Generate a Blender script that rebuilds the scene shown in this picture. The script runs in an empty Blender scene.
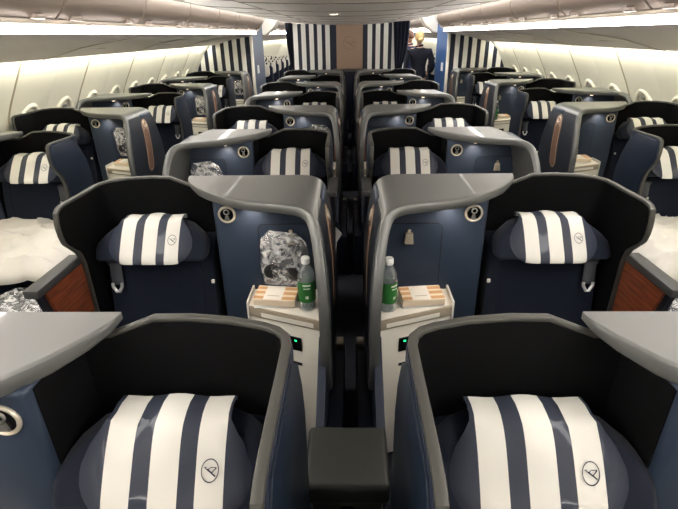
import bpy, bmesh, math, random
from mathutils import Vector, Matrix, noise

sc = bpy.context.scene
COL = sc.collection
PI = math.pi
EYE = 1.72                       # height of the lens above the cabin floor

# ------------------------------------------------------------------ camera
f_px, pitch, roll, yaw, cam_x = 470.0, 0.4384, 0.0155, -0.0272, 0.0033
right0 = Vector((math.cos(yaw), -math.sin(yaw), 0))
fwd0 = Vector((math.sin(yaw), math.cos(yaw), 0))
UP = Vector((0, 0, 1))
fwd = fwd0 * math.cos(pitch) - UP * math.sin(pitch)
down = -UP * math.cos(pitch) - fwd0 * math.sin(pitch)
cr, sr = math.cos(roll), math.sin(roll)
img_x = right0 * cr + down * sr
img_y = right0 * -sr + down * cr
m3 = Matrix((img_x, -img_y, -fwd)).transposed()
cam_data = bpy.data.cameras.new('camera')
cam = bpy.data.objects.new('camera', cam_data)
COL.objects.link(cam)
cam.matrix_world = Matrix.Translation((cam_x, 0, EYE)) @ m3.to_4x4()
cam_data.sensor_width = 36.0
cam_data.lens = f_px / 678 * 36.0
cam_data.clip_start = 0.02
cam_data.clip_end = 60
sc.camera = cam

# ------------------------------------------------------------------ world, exposure
w = bpy.data.worlds.new('world')
sc.world = w
w.use_nodes = True
w.node_tree.nodes['Background'].inputs[0].default_value = (0.9, 0.93, 1.0, 1)
w.node_tree.nodes['Background'].inputs[1].default_value = 0.15
sc.view_settings.view_transform = 'Standard'
sc.view_settings.look = 'None'
sc.view_settings.gamma = 1.0
sc.view_settings.exposure = 0.65
sc.view_settings.use_curve_mapping = False
STRIP_E, COVE_E, WASH_E, DOWN_W = 25.0, 11.0, 13.0, 1.2
FILL_E = .2

# ------------------------------------------------------------------ materials
def mat(name, col, rough=0.5, metal=0.0, emit=None, es=0.0, noise_amt=0.0, scale=40.0, bump=0.0, spec=0.5,
        sheen=0.0, coat=0.0, trans=0.0, alpha=1.0, ior=1.45):
    m = bpy.data.materials.new(name)
    m.use_nodes = True
    nt = m.node_tree
    b = nt.nodes['Principled BSDF']
    b.inputs['Base Color'].default_value = (*col, 1)
    b.inputs['Roughness'].default_value = rough
    b.inputs['Metallic'].default_value = metal
    b.inputs['Specular IOR Level'].default_value = spec
    b.inputs['IOR'].default_value = ior
    b.inputs['Coat Weight'].default_value = coat
    b.inputs['Sheen Weight'].default_value = sheen
    b.inputs['Transmission Weight'].default_value = trans
    b.inputs['Alpha'].default_value = alpha
    if emit:
        b.inputs['Emission Color'].default_value = (*emit, 1)
        b.inputs['Emission Strength'].default_value = es
    if noise_amt or bump:
        tc = nt.nodes.new('ShaderNodeTexCoord')
        nz = nt.nodes.new('ShaderNodeTexNoise')
        nz.inputs['Scale'].default_value = scale
        nz.inputs['Detail'].default_value = 4
        nt.links.new(tc.outputs['Object'], nz.inputs['Vector'])
        if noise_amt:
            mx = nt.nodes.new('ShaderNodeMix')
            mx.data_type = 'RGBA'
            mx.inputs[6].default_value = (*[c * (1 - noise_amt) for c in col], 1)
            mx.inputs[7].default_value = (*[min(1, c * (1 + noise_amt)) for c in col], 1)
            nt.links.new(nz.outputs['Fac'], mx.inputs[0])
            nt.links.new(mx.outputs[2], b.inputs['Base Color'])
        if bump:
            bp = nt.nodes.new('ShaderNodeBump')
            bp.inputs['Strength'].default_value = bump
            bp.inputs['Distance'].default_value = 0.002
            nt.links.new(nz.outputs['Fac'], bp.inputs['Height'])
            nt.links.new(bp.outputs[0], b.inputs['Normal'])
    return m

def srgb(r, g, b):
    def c(v):
        v /= 255
        return v / 12.92 if v <= 0.04045 else ((v + 0.055) / 1.055) ** 2.4
    return (c(r), c(g), c(b))

M = {}
M['hood'] = mat('grey satin metallic paint', srgb(100, 101, 99), 0.46, 0.35, noise_amt=0.03, scale=300, spec=0.8, coat=0.2)
M['blue'] = mat('dark blue satin panel', srgb(46, 57, 74), 0.42, 0.25)
M['darkside'] = mat('graphite side skin', srgb(50, 54, 62), 0.36, 0.35)
M['blue_side'] = mat('blue side panel', srgb(25, 35, 50), 0.4, 0.3)
M['groove'] = mat('panel groove', srgb(14, 18, 28), 0.6)
M['velvet'] = mat('black velvet lining', srgb(14, 14, 15), 0.95, noise_amt=0.4, scale=9, spec=0.1)
M['shellout'] = mat('dark navy shell', srgb(38, 44, 60), 0.45, 0.2)
M['rim'] = mat('grey shell rim', srgb(72, 71, 67), 0.45, 0.3)
M['fabric'] = mat('navy seat fabric', srgb(18, 24, 37), 0.9, noise_amt=0.25, scale=700, bump=0.3, spec=0.2, sheen=0.05)
M['cushion'] = mat('navy headrest fabric', srgb(20, 25, 38), 0.9, noise_amt=0.25, scale=700, bump=0.3, spec=0.2, sheen=0.08)
M['navyleather'] = mat('navy leather', srgb(44, 49, 62), 0.62, spec=0.35, coat=0.2, bump=0.15, scale=500)
M['whiteleather'] = mat('cream white leather', srgb(208, 205, 197), 0.5, bump=0.1, scale=500)
M['stripewhite'] = mat('white wall stripe', srgb(246, 244, 238), 0.5)
M['stripenavy'] = mat('navy wall stripe', srgb(30, 36, 54), 0.5)
M['print'] = mat('dark blue print', srgb(22, 28, 52), 0.5)
M['belt'] = mat('dark grey webbing', srgb(64, 66, 72), 0.7, noise_amt=0.2, scale=400)
M['buckle'] = mat('silver buckle', srgb(225, 225, 225), 0.3, 0.6)
M['wood'] = None
M['armgrey'] = mat('dark grey armrest pad', srgb(62, 62, 62), 0.5)
M['ring'] = mat('champagne metal ring', srgb(214, 204, 186), 0.3, 0.5)
M['black'] = mat('gloss black plastic', srgb(12, 12, 13), 0.2)
M['lamphead'] = mat('grey lamp head', srgb(150, 150, 145), 0.3, 0.6)
M['hook'] = mat('taupe hook', srgb(176, 166, 148), 0.4, 0.3)
M['taupe'] = mat('taupe trim', srgb(158, 146, 128), 0.5)
M['cabinet'] = mat('cream white cabinet', srgb(236, 231, 219), 0.45)
M['green_led'] = mat('green light', (0, 0.6, 0.15), 0.4, emit=(0.02, 1.0, 0.25), es=2.0)
M['copper'] = mat('copper brown strip', srgb(176, 146, 126), 0.4, 0.4)
M['copperdark'] = mat('dark copper recess', srgb(118, 90, 74), 0.5, 0.2)
M['lampglow'] = mat('warm lamp', (1, 0.85, 0.7), 0.5, emit=(1.0, 0.78, 0.6), es=2.5)
M['box'] = mat('dark grey green leather', srgb(46, 48, 45), 0.42, bump=0.3, scale=250)
M['wall'] = mat('cream sidewall panel', srgb(244, 241, 224), 0.55)
M['window'] = mat('cream window reveal', srgb(232, 227, 208), 0.45)
M['shade'] = mat('window shade', srgb(222, 218, 200), 0.5)
M['bin'] = mat('warm grey bin', srgb(124, 113, 105), 0.45)
M['under'] = mat('warm grey service panel', srgb(240, 230, 224), 0.4)
M['rail'] = mat('bin rail', srgb(206, 196, 184), 0.35)
M['ceil'] = mat('grey gloss ceiling', srgb(240, 234, 226), 0.42)
M['ceilmatte'] = mat('pale aisle ceiling', srgb(225, 222, 216), 0.6)
M['strip'] = mat('bin light strip', (1, 1, 1), 0.5, emit=(1.0, 0.96, 0.92), es=STRIP_E)
M['cove'] = mat('ceiling light strip', (1, 1, 1), 0.5, emit=(1.0, 0.97, 0.93), es=COVE_E)
M['overhead_fill'] = mat('entrance ceiling light', (1, 1, 1), 0.5, emit=(1.0, 0.97, 0.93), es=FILL_E)  # added fill light above the camera, not a lamp in view
M['rib'] = mat('wall seam rib', srgb(172, 162, 136), 0.6)
M['wash'] = mat('window wash light', (1, 1, 1), 0.5, emit=(1.0, 0.98, 0.86), es=WASH_E)
M['floor'] = mat('dark carpet', srgb(34, 36, 46), 0.95, noise_amt=0.3, scale=200)
M['copperwall'] = mat('brown bulkhead panel', srgb(166, 140, 120), 0.6)
M['copperline'] = mat('engraved line', srgb(140, 112, 92), 0.5)
M['bluedoor'] = mat('blue monument panel', srgb(62, 78, 102), 0.45)
M['bluedeep'] = mat('deep blue monument panel', srgb(28, 84, 146), 0.45)
M['placard'] = mat('white placard', srgb(225, 225, 225), 0.5)
M['curtain'] = mat('navy curtain', srgb(24, 28, 46), 0.9)
M['cloth'] = mat('white bedding', srgb(198, 194, 186), 0.85, bump=0.2, scale=120, sheen=0.1)
M['cap'] = mat('white bottle cap', srgb(238, 238, 234), 0.45)
M['label'] = mat('green bottle label', srgb(42, 110, 48), 0.5)
M['labelmark'] = mat('white label print', srgb(225, 230, 215), 0.5)
M['card'] = mat('cream carton', srgb(232, 214, 188), 0.6)
M['cardtan'] = mat('tan carton stripe', srgb(205, 160, 112), 0.6)
M['cardwhite'] = mat('pale carton label', srgb(238, 232, 222), 0.6)
M['paper'] = mat('white paper', srgb(236, 236, 232), 0.7)
M['padblack'] = mat('black ear pad', srgb(24, 24, 26), 0.6)
M['silver'] = mat('silver plastic', srgb(190, 190, 190), 0.3, 0.4)
M['skin'] = mat('skin', srgb(214, 168, 142), 0.6)
M['blond'] = mat('blond hair', srgb(222, 190, 130), 0.6, noise_amt=0.25, scale=60)
M['brownhair'] = mat('brown hair', srgb(92, 62, 46), 0.6, noise_amt=0.25, scale=60)
M['suit'] = mat('dark navy suit', srgb(17, 20, 32), 0.85)
M['suitblue'] = mat('blue suit', srgb(42, 50, 84), 0.85)
M['shoe'] = mat('black shoe', srgb(15, 15, 16), 0.3)

def wood():
    m = bpy.data.materials.new('red brown wood veneer')
    m.use_nodes = True
    nt = m.node_tree
    b = nt.nodes['Principled BSDF']
    b.inputs['Roughness'].default_value = 0.35
    tc = nt.nodes.new('ShaderNodeTexCoord')
    mp = nt.nodes.new('ShaderNodeMapping')
    mp.inputs['Scale'].default_value = (30, 3, 30)
    nz = nt.nodes.new('ShaderNodeTexNoise')
    nz.inputs['Scale'].default_value = 3
    nz.inputs['Detail'].default_value = 6
    r = nt.nodes.new('ShaderNodeValToRGB')
    r.color_ramp.elements[0].color = (*srgb(88, 42, 26), 1)
    r.color_ramp.elements[0].position = 0.3
    r.color_ramp.elements[1].color = (*srgb(148, 78, 48), 1)
    r.color_ramp.elements[1].position = 0.7
    nt.links.new(tc.outputs['Object'], mp.inputs['Vector'])
    nt.links.new(mp.outputs[0], nz.inputs['Vector'])
    nt.links.new(nz.outputs['Fac'], r.inputs[0])
    nt.links.new(r.outputs[0], b.inputs['Base Color'])
    return m
M['wood'] = wood()

def film():
    m = bpy.data.materials.new('clear crinkled plastic film')
    m.use_nodes = True
    nt = m.node_tree
    nt.nodes.remove(nt.nodes['Principled BSDF'])
    out = nt.nodes['Material Output']
    tr = nt.nodes.new('ShaderNodeBsdfTransparent')
    tr.inputs[0].default_value = (0.93, 0.94, 0.95, 1)
    gl = nt.nodes.new('ShaderNodeBsdfGlossy')
    gl.inputs['Roughness'].default_value = 0.18
    df = nt.nodes.new('ShaderNodeBsdfDiffuse')
    df.inputs[0].default_value = (0.9, 0.9, 0.9, 1)
    tc = nt.nodes.new('ShaderNodeTexCoord')
    nz = nt.nodes.new('ShaderNodeTexNoise')
    nz.inputs['Scale'].default_value = 28
    nz.inputs['Detail'].default_value = 3
    nz.inputs['Distortion'].default_value = 1.5
    rp = nt.nodes.new('ShaderNodeValToRGB')
    rp.color_ramp.elements[0].position = 0.45
    rp.color_ramp.elements[0].color = (0.02, 0.02, 0.02, 1)
    rp.color_ramp.elements[1].position = 0.62
    rp.color_ramp.elements[1].color = (0.5, 0.5, 0.5, 1)
    bp = nt.nodes.new('ShaderNodeBump')
    bp.inputs['Strength'].default_value = 1.0
    bp.inputs['Distance'].default_value = 0.01
    nt.links.new(tc.outputs['Object'], nz.inputs['Vector'])
    nt.links.new(nz.outputs['Fac'], bp.inputs['Height'])
    nt.links.new(bp.outputs[0], gl.inputs['Normal'])
    nt.links.new(nz.outputs['Fac'], rp.inputs[0])
    m1 = nt.nodes.new('ShaderNodeMixShader')
    m1.inputs[0].default_value = 0.16
    nt.links.new(tr.outputs[0], m1.inputs[1])
    nt.links.new(gl.outputs[0], m1.inputs[2])
    m2 = nt.nodes.new('ShaderNodeMixShader')
    nt.links.new(rp.outputs[0], m2.inputs[0])
    nt.links.new(m1.outputs[0], m2.inputs[1])
    nt.links.new(df.outputs[0], m2.inputs[2])
    nt.links.new(m2.outputs[0], out.inputs[0])
    return m
M['film'] = film()

def bottle_plastic():
    m = bpy.data.materials.new('clear bottle plastic')
    m.use_nodes = True
    nt = m.node_tree
    nt.nodes.remove(nt.nodes['Principled BSDF'])
    out = nt.nodes['Material Output']
    tr = nt.nodes.new('ShaderNodeBsdfTransparent')
    tr.inputs[0].default_value = (0.86, 0.9, 0.9, 1)
    gl = nt.nodes.new('ShaderNodeBsdfGlossy')
    gl.inputs['Roughness'].default_value = 0.08
    fr = nt.nodes.new('ShaderNodeLayerWeight')
    fr.inputs[0].default_value = 0.35
    mx = nt.nodes.new('ShaderNodeMixShader')
    nt.links.new(fr.outputs['Facing'], mx.inputs[0])
    nt.links.new(tr.outputs[0], mx.inputs[1])
    nt.links.new(gl.outputs[0], mx.inputs[2])
    df = nt.nodes.new('ShaderNodeBsdfDiffuse')  # pale diffuse share mixed in to imitate highlights on the plastic
    df.inputs[0].default_value = (0.8, 0.86, 0.86, 1)
    m2 = nt.nodes.new('ShaderNodeMixShader')
    m2.inputs[0].default_value = 0.12
    nt.links.new(mx.outputs[0], m2.inputs[1])
    nt.links.new(df.outputs[0], m2.inputs[2])
    nt.links.new(m2.outputs[0], out.inputs[0])
    return m
M['bottle'] = bottle_plastic()
M['water'] = bottle_plastic()
M['water'].name = 'water'
M['water'].node_tree.nodes['Layer Weight'].inputs[0].default_value = 0.15

# ------------------------------------------------------------------ helpers
def link(name, bm, mats, parent=None, smooth=True, bevel=0.0, segs=2, recalc=True, weighted=False):
    if recalc:
        bmesh.ops.recalc_face_normals(bm, faces=bm.faces)
    me = bpy.data.meshes.new(name)
    bm.to_mesh(me)
    bm.free()
    for m in (mats if isinstance(mats, (list, tuple)) else [mats]):
        me.materials.append(M[m])
    if smooth:
        for p in me.polygons:
            p.use_smooth = True
        try:
            me.set_sharp_from_angle(angle=math.radians(38))
        except Exception:
            pass
    o = bpy.data.objects.new(name, me)
    COL.objects.link(o)
    if parent:
        o.parent = parent
    if bevel:
        md = o.modifiers.new('bevel', 'BEVEL')
        md.width = bevel
        md.segments = segs
        md.limit_method = 'ANGLE'
        md.angle_limit = math.radians(40)
    return o

def empty(name, loc=(0, 0, 0), rz=0.0):
    o = bpy.data.objects.new(name, None)
    COL.objects.link(o)
    o.location = loc
    o.rotation_euler = (0, 0, rz)
    o.empty_display_size = 0.1
    return o

def tag(o, label=None, cat=None, group=None, kind=None):
    if label: o['label'] = label
    if cat: o['category'] = cat
    if group: o['group'] = group
    if kind: o['kind'] = kind
    return o

def struct(name, bm, mats, parent=None, **kw):
    o = link(name, bm, mats, parent, **kw)
    if not parent:
        o['kind'] = 'structure'
    return o

def kids(o, table):
    return table.get(o.name, [])

def dup(root, loc=None, rz=None):
    """copy a thing with its parts and sub-parts, sharing mesh data"""
    table = {}
    for ob in bpy.data.objects:
        if ob.parent:
            table.setdefault(ob.parent.name, []).append(ob)
    def rec(o, parent):
        c = o.copy()
        COL.objects.link(c)
        if parent is not None:
            c.parent = parent
        for ch in table.get(o.name, []):
            rec(ch, c)
        return c
    r = rec(root, None)
    if loc is not None: r.location = loc
    if rz is not None: r.rotation_euler[2] = rz
    return r

ident = lambda a, b, c: Vector((a, b, c))

def box(bm, x0, x1, y0, y1, z0, z1, r=0.0, seg=2, T=ident, mi=0):
    vs = [bm.verts.new(T(x, y, z)) for x in (x0, x1) for y in (y0, y1) for z in (z0, z1)]
    idx = [(0, 1, 3, 2), (4, 6, 7, 5), (0, 4, 5, 1), (2, 3, 7, 6), (0, 2, 6, 4), (1, 5, 7, 3)]
    fs = [bm.faces.new([vs[i] for i in f]) for f in idx]
    for f in fs: f.material_index = mi
    if r:
        es = set()
        for f in fs: es.update(f.edges)
        bmesh.ops.bevel(bm, geom=list(es), offset=r, segments=seg, affect='EDGES', profile=0.5)
    return fs

def prism(bm, pts, a, b, axis='y', T=ident, r=0.0, seg=2, mi=0):
    """pts 2d: axis y -> (x,z); axis z -> (x,y); axis x -> (y,z)"""
    def P(p, t):
        if axis == 'y': return T(p[0], t, p[1])
        if axis == 'z': return T(p[0], p[1], t)
        return T(t, p[0], p[1])
    A = [bm.verts.new(P(p, a)) for p in pts]
    B = [bm.verts.new(P(p, b)) for p in pts]
    n = len(pts)
    fs = [bm.faces.new(A), bm.faces.new(B[::-1])]
    for i in range(n):
        fs.append(bm.faces.new([A[i], B[i], B[(i + 1) % n], A[(i + 1) % n]]))
    for f in fs: f.material_index = mi
    if r:
        es = set(fs[0].edges) | set(fs[1].edges)
        bmesh.ops.bevel(bm, geom=list(es), offset=r, segments=seg, affect='EDGES', profile=0.5)
    return fs

def tube(bm, path, r, n=8, caps=True, closed=False, flat=None, mi=0):
    """round tube along a 3d path; flat=(normal list, a, b) gives an oval section"""
    path = [Vector(p) for p in path]
    rings = []
    N = len(path)
    prev = None
    for i, p in enumerate(path):
        if closed:
            t = (path[(i + 1) % N] - path[i - 1]).normalized()
        else:
            t = (path[min(i + 1, N - 1)] - path[max(i - 1, 0)]).normalized()
        if flat:
            u = flat[0][i] - t * flat[0][i].dot(t)
            u.normalize()
        else:
            if prev is None:
                u = t.orthogonal().normalized()
            else:
                u = (prev - t * prev.dot(t)).normalized()
        prev = u
        v = t.cross(u)
        ra, rb = (flat[1], flat[2]) if flat else ((r[i], r[i]) if isinstance(r, (list, tuple)) else (r, r))
        ring = []
        for k in range(n):
            a = 2 * PI * (k + 0.5) / n
            ca, sa = math.cos(a), math.sin(a)
            if flat:   # squarish section
                ca = math.copysign(abs(ca) ** 0.6, ca); sa = math.copysign(abs(sa) ** 0.6, sa)
            ring.append(bm.verts.new(p + u * (ca * ra) + v * (sa * rb)))
        rings.append(ring)
    M_ = N if closed else N - 1
    for i in range(M_):
        a, b = rings[i], rings[(i + 1) % N]
        for k in range(n):
            f = bm.faces.new([a[k], a[(k + 1) % n], b[(k + 1) % n], b[k]])
            f.material_index = mi
    if caps and not closed:
        bm.faces.new(rings[0][::-1]).material_index = mi
        bm.faces.new(rings[-1]).material_index = mi

def lathe(bm, prof, n=20, T=ident, mi=0, caps=True):
    rings = []
    for r, z in prof:
        rings.append([bm.verts.new(T(r * math.cos(2 * PI * k / n), r * math.sin(2 * PI * k / n), z)) for k in range(n)])
    for a, b in zip(rings, rings[1:]):
        for k in range(n):
            bm.faces.new([a[k], a[(k + 1) % n], b[(k + 1) % n], b[k]]).material_index = mi
    if caps:
        bm.faces.new(rings[0][::-1]).material_index = mi
        bm.faces.new(rings[-1]).material_index = mi

def rrect(x0, x1, z0, z1, r, n=4):
    pts = []
    for cx, cz, a0 in ((x1 - r, z1 - r, 0), (x0 + r, z1 - r, 90), (x0 + r, z0 + r, 180), (x1 - r, z0 + r, 270)):
        for k in range(n + 1):
            a = math.radians(a0 + 90 * k / n)
            pts.append((cx + r * math.cos(a), cz + r * math.sin(a)))
    return pts

def sheet(bm, rows, mi=0):
    V = [[bm.verts.new(p) for p in r] for r in rows]
    for a, b in zip(V, V[1:]):
        for i in range(len(a) - 1):
            bm.faces.new([a[i], a[i + 1], b[i + 1], b[i]]).material_index = mi
    return V

# ------------------------------------------------------------------ cabin shell
Y0, Y1 = -2.2, 19.5
YB = 8.9                                        # side bulkheads
bm = bmesh.new(); box(bm, -3.0, 3.0, Y0, Y1, -0.05, 0.0)
struct('floor', bm, 'floor')

WALL = [(2.40, 1.80), (2.47, 1.66), (2.54, 1.53), (2.61, 1.41), (2.69, 1.27), (2.74, 1.17), (2.80, 1.02), (2.85, 0.85), (2.87, 0.6), (2.87, 0.0)]
SEAM0, SEAMP = 3.80, 0.53
def wall(side):
    sg = -1 if side == 'left' else 1
    bm = bmesh.new()
    ys = []
    k = -12
    while True:
        y = SEAM0 + SEAMP * k
        if y > Y1 - 0.3: break
        wd = 0.012 if k % 2 == 0 else 0.006
        if y > Y0 + 0.3:
            ys += [(y - wd - 0.012, 0), (y - wd, 0.003), (y - wd * 0.4, 0.016), (y + wd * 0.4, 0.016), (y + wd, 0.003), (y + wd + 0.012, 0)]
            ys += [(y + 0.14, -0.006), (y + 0.265, -0.010), (y + 0.39, -0.006)]
        k += 1
    ys = [(Y0, 0)] + ys + [(Y1, 0)]
    rows = []
    for y, off in ys:
        rows.append([Vector((sg * (x + off), y, z)) for x, z in WALL])
    sheet(bm, rows)
    # the crease where the upper panel meets the window panel
    o = struct('wall_' + side, bm, 'wall', recalc=False)
    md = o.modifiers.new('solid', 'SOLIDIFY'); md.thickness = 0.03; md.offset = -1 if sg > 0 else 1
    return o
wall_l = wall('left'); wall_r = wall('right')

# raised seam ribs between the wall panels
for sg in (-1, 1):
    k = -4
    while SEAM0 + SEAMP * k < YB:
        y = SEAM0 + SEAMP * k
        bm = bmesh.new()
        r_ = .020 if k % 2 == 0 else .012
        tube(bm, [(sg * (x - .014), y, z) for x, z in WALL[1:-1]], r_, 8)
        struct('wall_rib_' + ('left' if sg < 0 else 'right'), bm, 'rib')
        k += 1

# crease lines where the upper liner meets the window liner
n_trim = [0]
def trim(bm, mats, **kw):
    n_trim[0] += 1
    return struct('trim_%d' % n_trim[0], bm, mats, **kw)
for sg in (-1, 1):
    bm = bmesh.new()
    tube(bm, [(sg * 2.700, Y0, 1.235), (sg * 2.700, Y1, 1.235)], 0.008, 6)
    trim(bm, 'wall')

# windows: domed reveals, each with its own shade
wn = 0
for sg in (-1, 1):
    for k in range(-4, 9):
        y = 4.06 + 0.53 * k
        wn += 1
        bm = bmesh.new()
        # ring of the reveal, lying on the leaning wall
        nrm = Vector((-sg * 0.93, 0, 0.0)).normalized()
        tang = Vector((-sg * 0.36, 0, 0.93)).normalized()
        c = Vector((sg * 2.752, y, 1.050))
        path, nn = [], []
        for j in range(28):
            a = 2 * PI * j / 28
            path.append(c + Vector((0, 1, 0)) * (0.125 * math.cos(a)) + tang * (0.175 * math.sin(a)))
        tube(bm, path, 0.026, 10, closed=True)
        o = struct('window_%d' % wn, bm, 'window')
        bm = bmesh.new()
        ring = [bm.verts.new(c + Vector((sg * 0.004, 0, 0)) + Vector((0, 1, 0)) * (0.12 * math.cos(2 * PI * j / 28)) + tang * (0.17 * math.sin(2 * PI * j / 28))) for j in range(28)]
        bm.faces.new(ring)
        link('window_shade', bm, 'shade', o)
        bm = bmesh.new()
        cc = c + tang * 0.10 + Vector((-sg * 0.012, 0, 0))
        box(bm, cc.x - 0.01, cc.x + 0.01, cc.y - 0.03, cc.y + 0.03, cc.z - 0.012, cc.z + 0.012, 0.005)
        link('shade_handle', bm, 'lamphead', o)

# service panels under the bins, light strips, wall wash lights
for sg in (-1, 1):
    bm = bmesh.new()
    prof = [(1.57, 1.742), (1.62, 1.722), (1.72, 1.705), (1.85, 1.69), (2.05, 1.655), (2.25, 1.600), (2.37, 1.573), (2.372, 1.585), (2.35, 1.595), (2.0, 1.70), (1.62, 1.76)]
    rows = [[Vector((sg * x, y, z)) for x, z in prof] for y in (Y0, YB)]
    sheet(bm, rows)
    trim(bm, 'under')
    rows = [[Vector((sg * x, y, z)) for x, z in prof] for y in (10.4, Y1)]
    bm = bmesh.new(); sheet(bm, rows)
    trim(bm, 'under')
    for ya, yb in ((Y0, YB - 0.05), (10.45, Y1)):
        bm = bmesh.new()
        rows = [[Vector((sg * x, y, z)) for x, z in ((1.594, 1.735), (1.598, 1.752), (1.602, 1.770), (1.606, 1.788))] for y in (ya, yb)]
        sheet(bm, rows)
        o = link('light_strip', bm, 'strip', recalc=False)
        tag(o, 'long white light strip below the %s bins of the %s cabin' % ('left' if sg < 0 else 'right', 'near' if ya < 0 else 'far'), 'light strip', 'light strips under the bins')
        bm = bmesh.new()
        rows = [[Vector((sg * x, y, z)) for x, z in ((2.345, 1.600), (2.385, 1.665))] for y in (ya, yb)]
        sheet(bm, rows)
        o = trim(bm, 'wash', recalc=False)
# transverse joints in the service panels
for sg in (-1, 1):
    for y in (2.28, 3.88, 5.48, 7.08):
        bm = bmesh.new()
        pr = [(1.56, 1.745), (1.62, 1.721), (1.72, 1.703), (1.85, 1.687), (2.05, 1.652), (2.25, 1.597), (2.37, 1.570)]
        tube(bm, [(sg * x, y, z) for x, z in pr], 0.0035, 6)
        trim(bm, 'rail')
    # recessed gasper panels: darker leaf shapes on the underside
    for k, y in enumerate((2.75, 4.35, 5.95, 7.55)):
        bm = bmesh.new()
        prism(bm, [(2.12, y - 0.42), (2.30, y - 0.45), (2.36, y - 0.2), (2.30, y + 0.35), (2.16, y + 0.42), (2.10, y)], -0.004, 0.004, 'z',
              T=lambda a, b, c: Vector((sg * a, b, 1.640 - (a - 2.12) * 0.225 + c)))
        trim(bm, 'bin')

# overhead bins, one door each
BINF = [(1.60, 1.800), (1.555, 1.812), (1.50, 1.86), (1.465, 1.93), (1.46, 2.00), (1.49, 2.07), (1.56, 2.12), (1.70, 2.15), (2.0, 2.15), (2.0, 1.80)]
edges = [-2.2, -0.43, 0.63, 1.69, 2.75, 3.81, 4.87, 5.93, 6.99, 8.05, 8.85]
ordw = ['nearest', 'second', 'third', 'fourth', 'fifth', 'sixth', 'seventh', 'eighth', 'ninth', 'tenth', 'eleventh', 'twelfth', 'thirteenth']
def overhead(sg, ya, yb, label, grp):
    bm = bmesh.new()
    g = 0.006
    prism(bm, [(sg * x, z) for x, z in BINF], ya + g, yb - g, 'y')
    o = link('overhead_bin', bm, 'bin', bevel=0.006)
    tag(o, label, 'overhead bin', grp)
    for yy in (ya + 0.18, yb - 0.18):
        bm = bmesh.new()
        box(bm, sg * 1.545 - 0.02, sg * 1.545 + 0.02, yy - 0.05, yy + 0.05, 1.808, 1.832, 0.006)
        link('latch', bm, 'bin', o)
    return o
for sg, sd in ((-1, 'left'), (1, 'right')):
    vis = [(a, b) for a, b in zip(edges, edges[1:]) if b > 2.0]
    for i, (a, b) in enumerate(vis):
        overhead(sg, a, b, 'warm grey overhead bin on the %s side, %s in view from the camera' % (sd, ordw[i]), 'overhead bins along the %s side' % sd)
    a = 10.6
    for i in range(6):
        overhead(sg, a, a + 1.2, 'grey overhead bin in the cabin beyond, %s side, %s past the bulkhead' % (sd, ordw[i]), 'overhead bins in the far cabin')
        a += 1.2
    bm = bmesh.new()
    tube(bm, [(sg * 1.572, Y0, 1.800), (sg * 1.572, YB - 0.05, 1.800)], 0.016, 10)
    trim(bm, 'rail')
    # upper side ceiling behind the bins
    bm = bmesh.new()
    sheet(bm, [[Vector((sg * x, y, z)) for x, z in ((2.0, 1.72), (2.0, 2.2), (1.6, 2.24), (1.10, 2.26))] for y in (Y0, Y1)])
    trim(bm, 'ceilmatte')
    # cove light in the aisle ceiling
    bm = bmesh.new()
    box(bm, sg * 1.29 - 0.09, sg * 1.29 + 0.09, Y0 + 0.1, 8.9, 2.235, 2.25)
    o = link('ceiling_light', bm, 'cove')
    tag(o, 'long ceiling light over the %s aisle' % sd, 'ceiling light', 'aisle ceiling lights')
    bm = bmesh.new()
    box(bm, sg * 1.29 - 0.09, sg * 1.29 + 0.09, 9.2, 17.0, 2.235, 2.25)
    o = link('ceiling_light', bm, 'cove')
    tag(o, 'ceiling light beyond the bulkhead over the %s aisle' % sd, 'ceiling light', 'aisle ceiling lights')

# centre ceiling: glossy underside of the centre bins
bm = bmesh.new()
prof = [(-1.0, 2.27), (-1.13, 2.20), (-1.16, 2.05), (-1.14, 1.965), (-1.10, 1.930), (-1.06, 1.922), (-0.62, 1.895), (-0.60, 1.887), (-0.2, 1.872), (0.2, 1.872), (0.60, 1.887),
        (0.62, 1.895), (1.06, 1.922), (1.10, 1.930), (1.14, 1.965), (1.16, 2.05), (1.13, 2.20), (1.0, 2.27)]
prism(bm, prof, 1.3, 9.7, 'y')
struct('ceiling', bm, 'ceil')
bm = bmesh.new()
box(bm, -3.0, 3.0, Y0, Y1, 2.27, 2.32)
trim(bm, 'ceilmatte')
for y in (2.9, 3.9, 4.9, 5.9, 6.9, 7.9, 8.9):
    bm = bmesh.new()
    tube(bm, [(x, y, z - 0.0005) for x, z in prof[4:-4]], 0.003, 6)
    trim(bm, 'bin')
for x, z in ((-1.06, 1.922), (1.06, 1.922), (-0.61, 1.890), (0.61, 1.890)):
    bm = bmesh.new()
    tube(bm, [(x, 1.3, z), (x, 9.6, z)], 0.004, 6)
    trim(bm, 'bin')
for i, y in enumerate((4.2,)):
    bm = bmesh.new()
    lathe(bm, [(0.045, 0.0), (0.05, 0.008), (0.03, 0.012)], 16)
    o = link('ceiling_spot', bm, 'rail')
    o.location = (-0.12, y, 1.862)
    tag(o, 'small round ceiling spot over the centre seats', 'ceiling spot')
    bm = bmesh.new(); lathe(bm, [(0.028, -0.002), (0.028, 0.004)], 14)
    link('lens', bm, 'lampglow', o)

# unseen fill lights, added above the camera to brighten the nearest row
for sx, nm in ((-.55, 'left'), (.55, 'right')):
    bm = bmesh.new()
    box(bm, sx - .25, sx + .25, -1.4, .9, 2.245, 2.268, .004)
    o = link('ceiling_light', bm, 'overhead_fill')
    tag(o, 'flat unseen fill light added above the camera, %s one' % nm, 'ceiling light', 'added fill lights above the camera')
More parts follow.
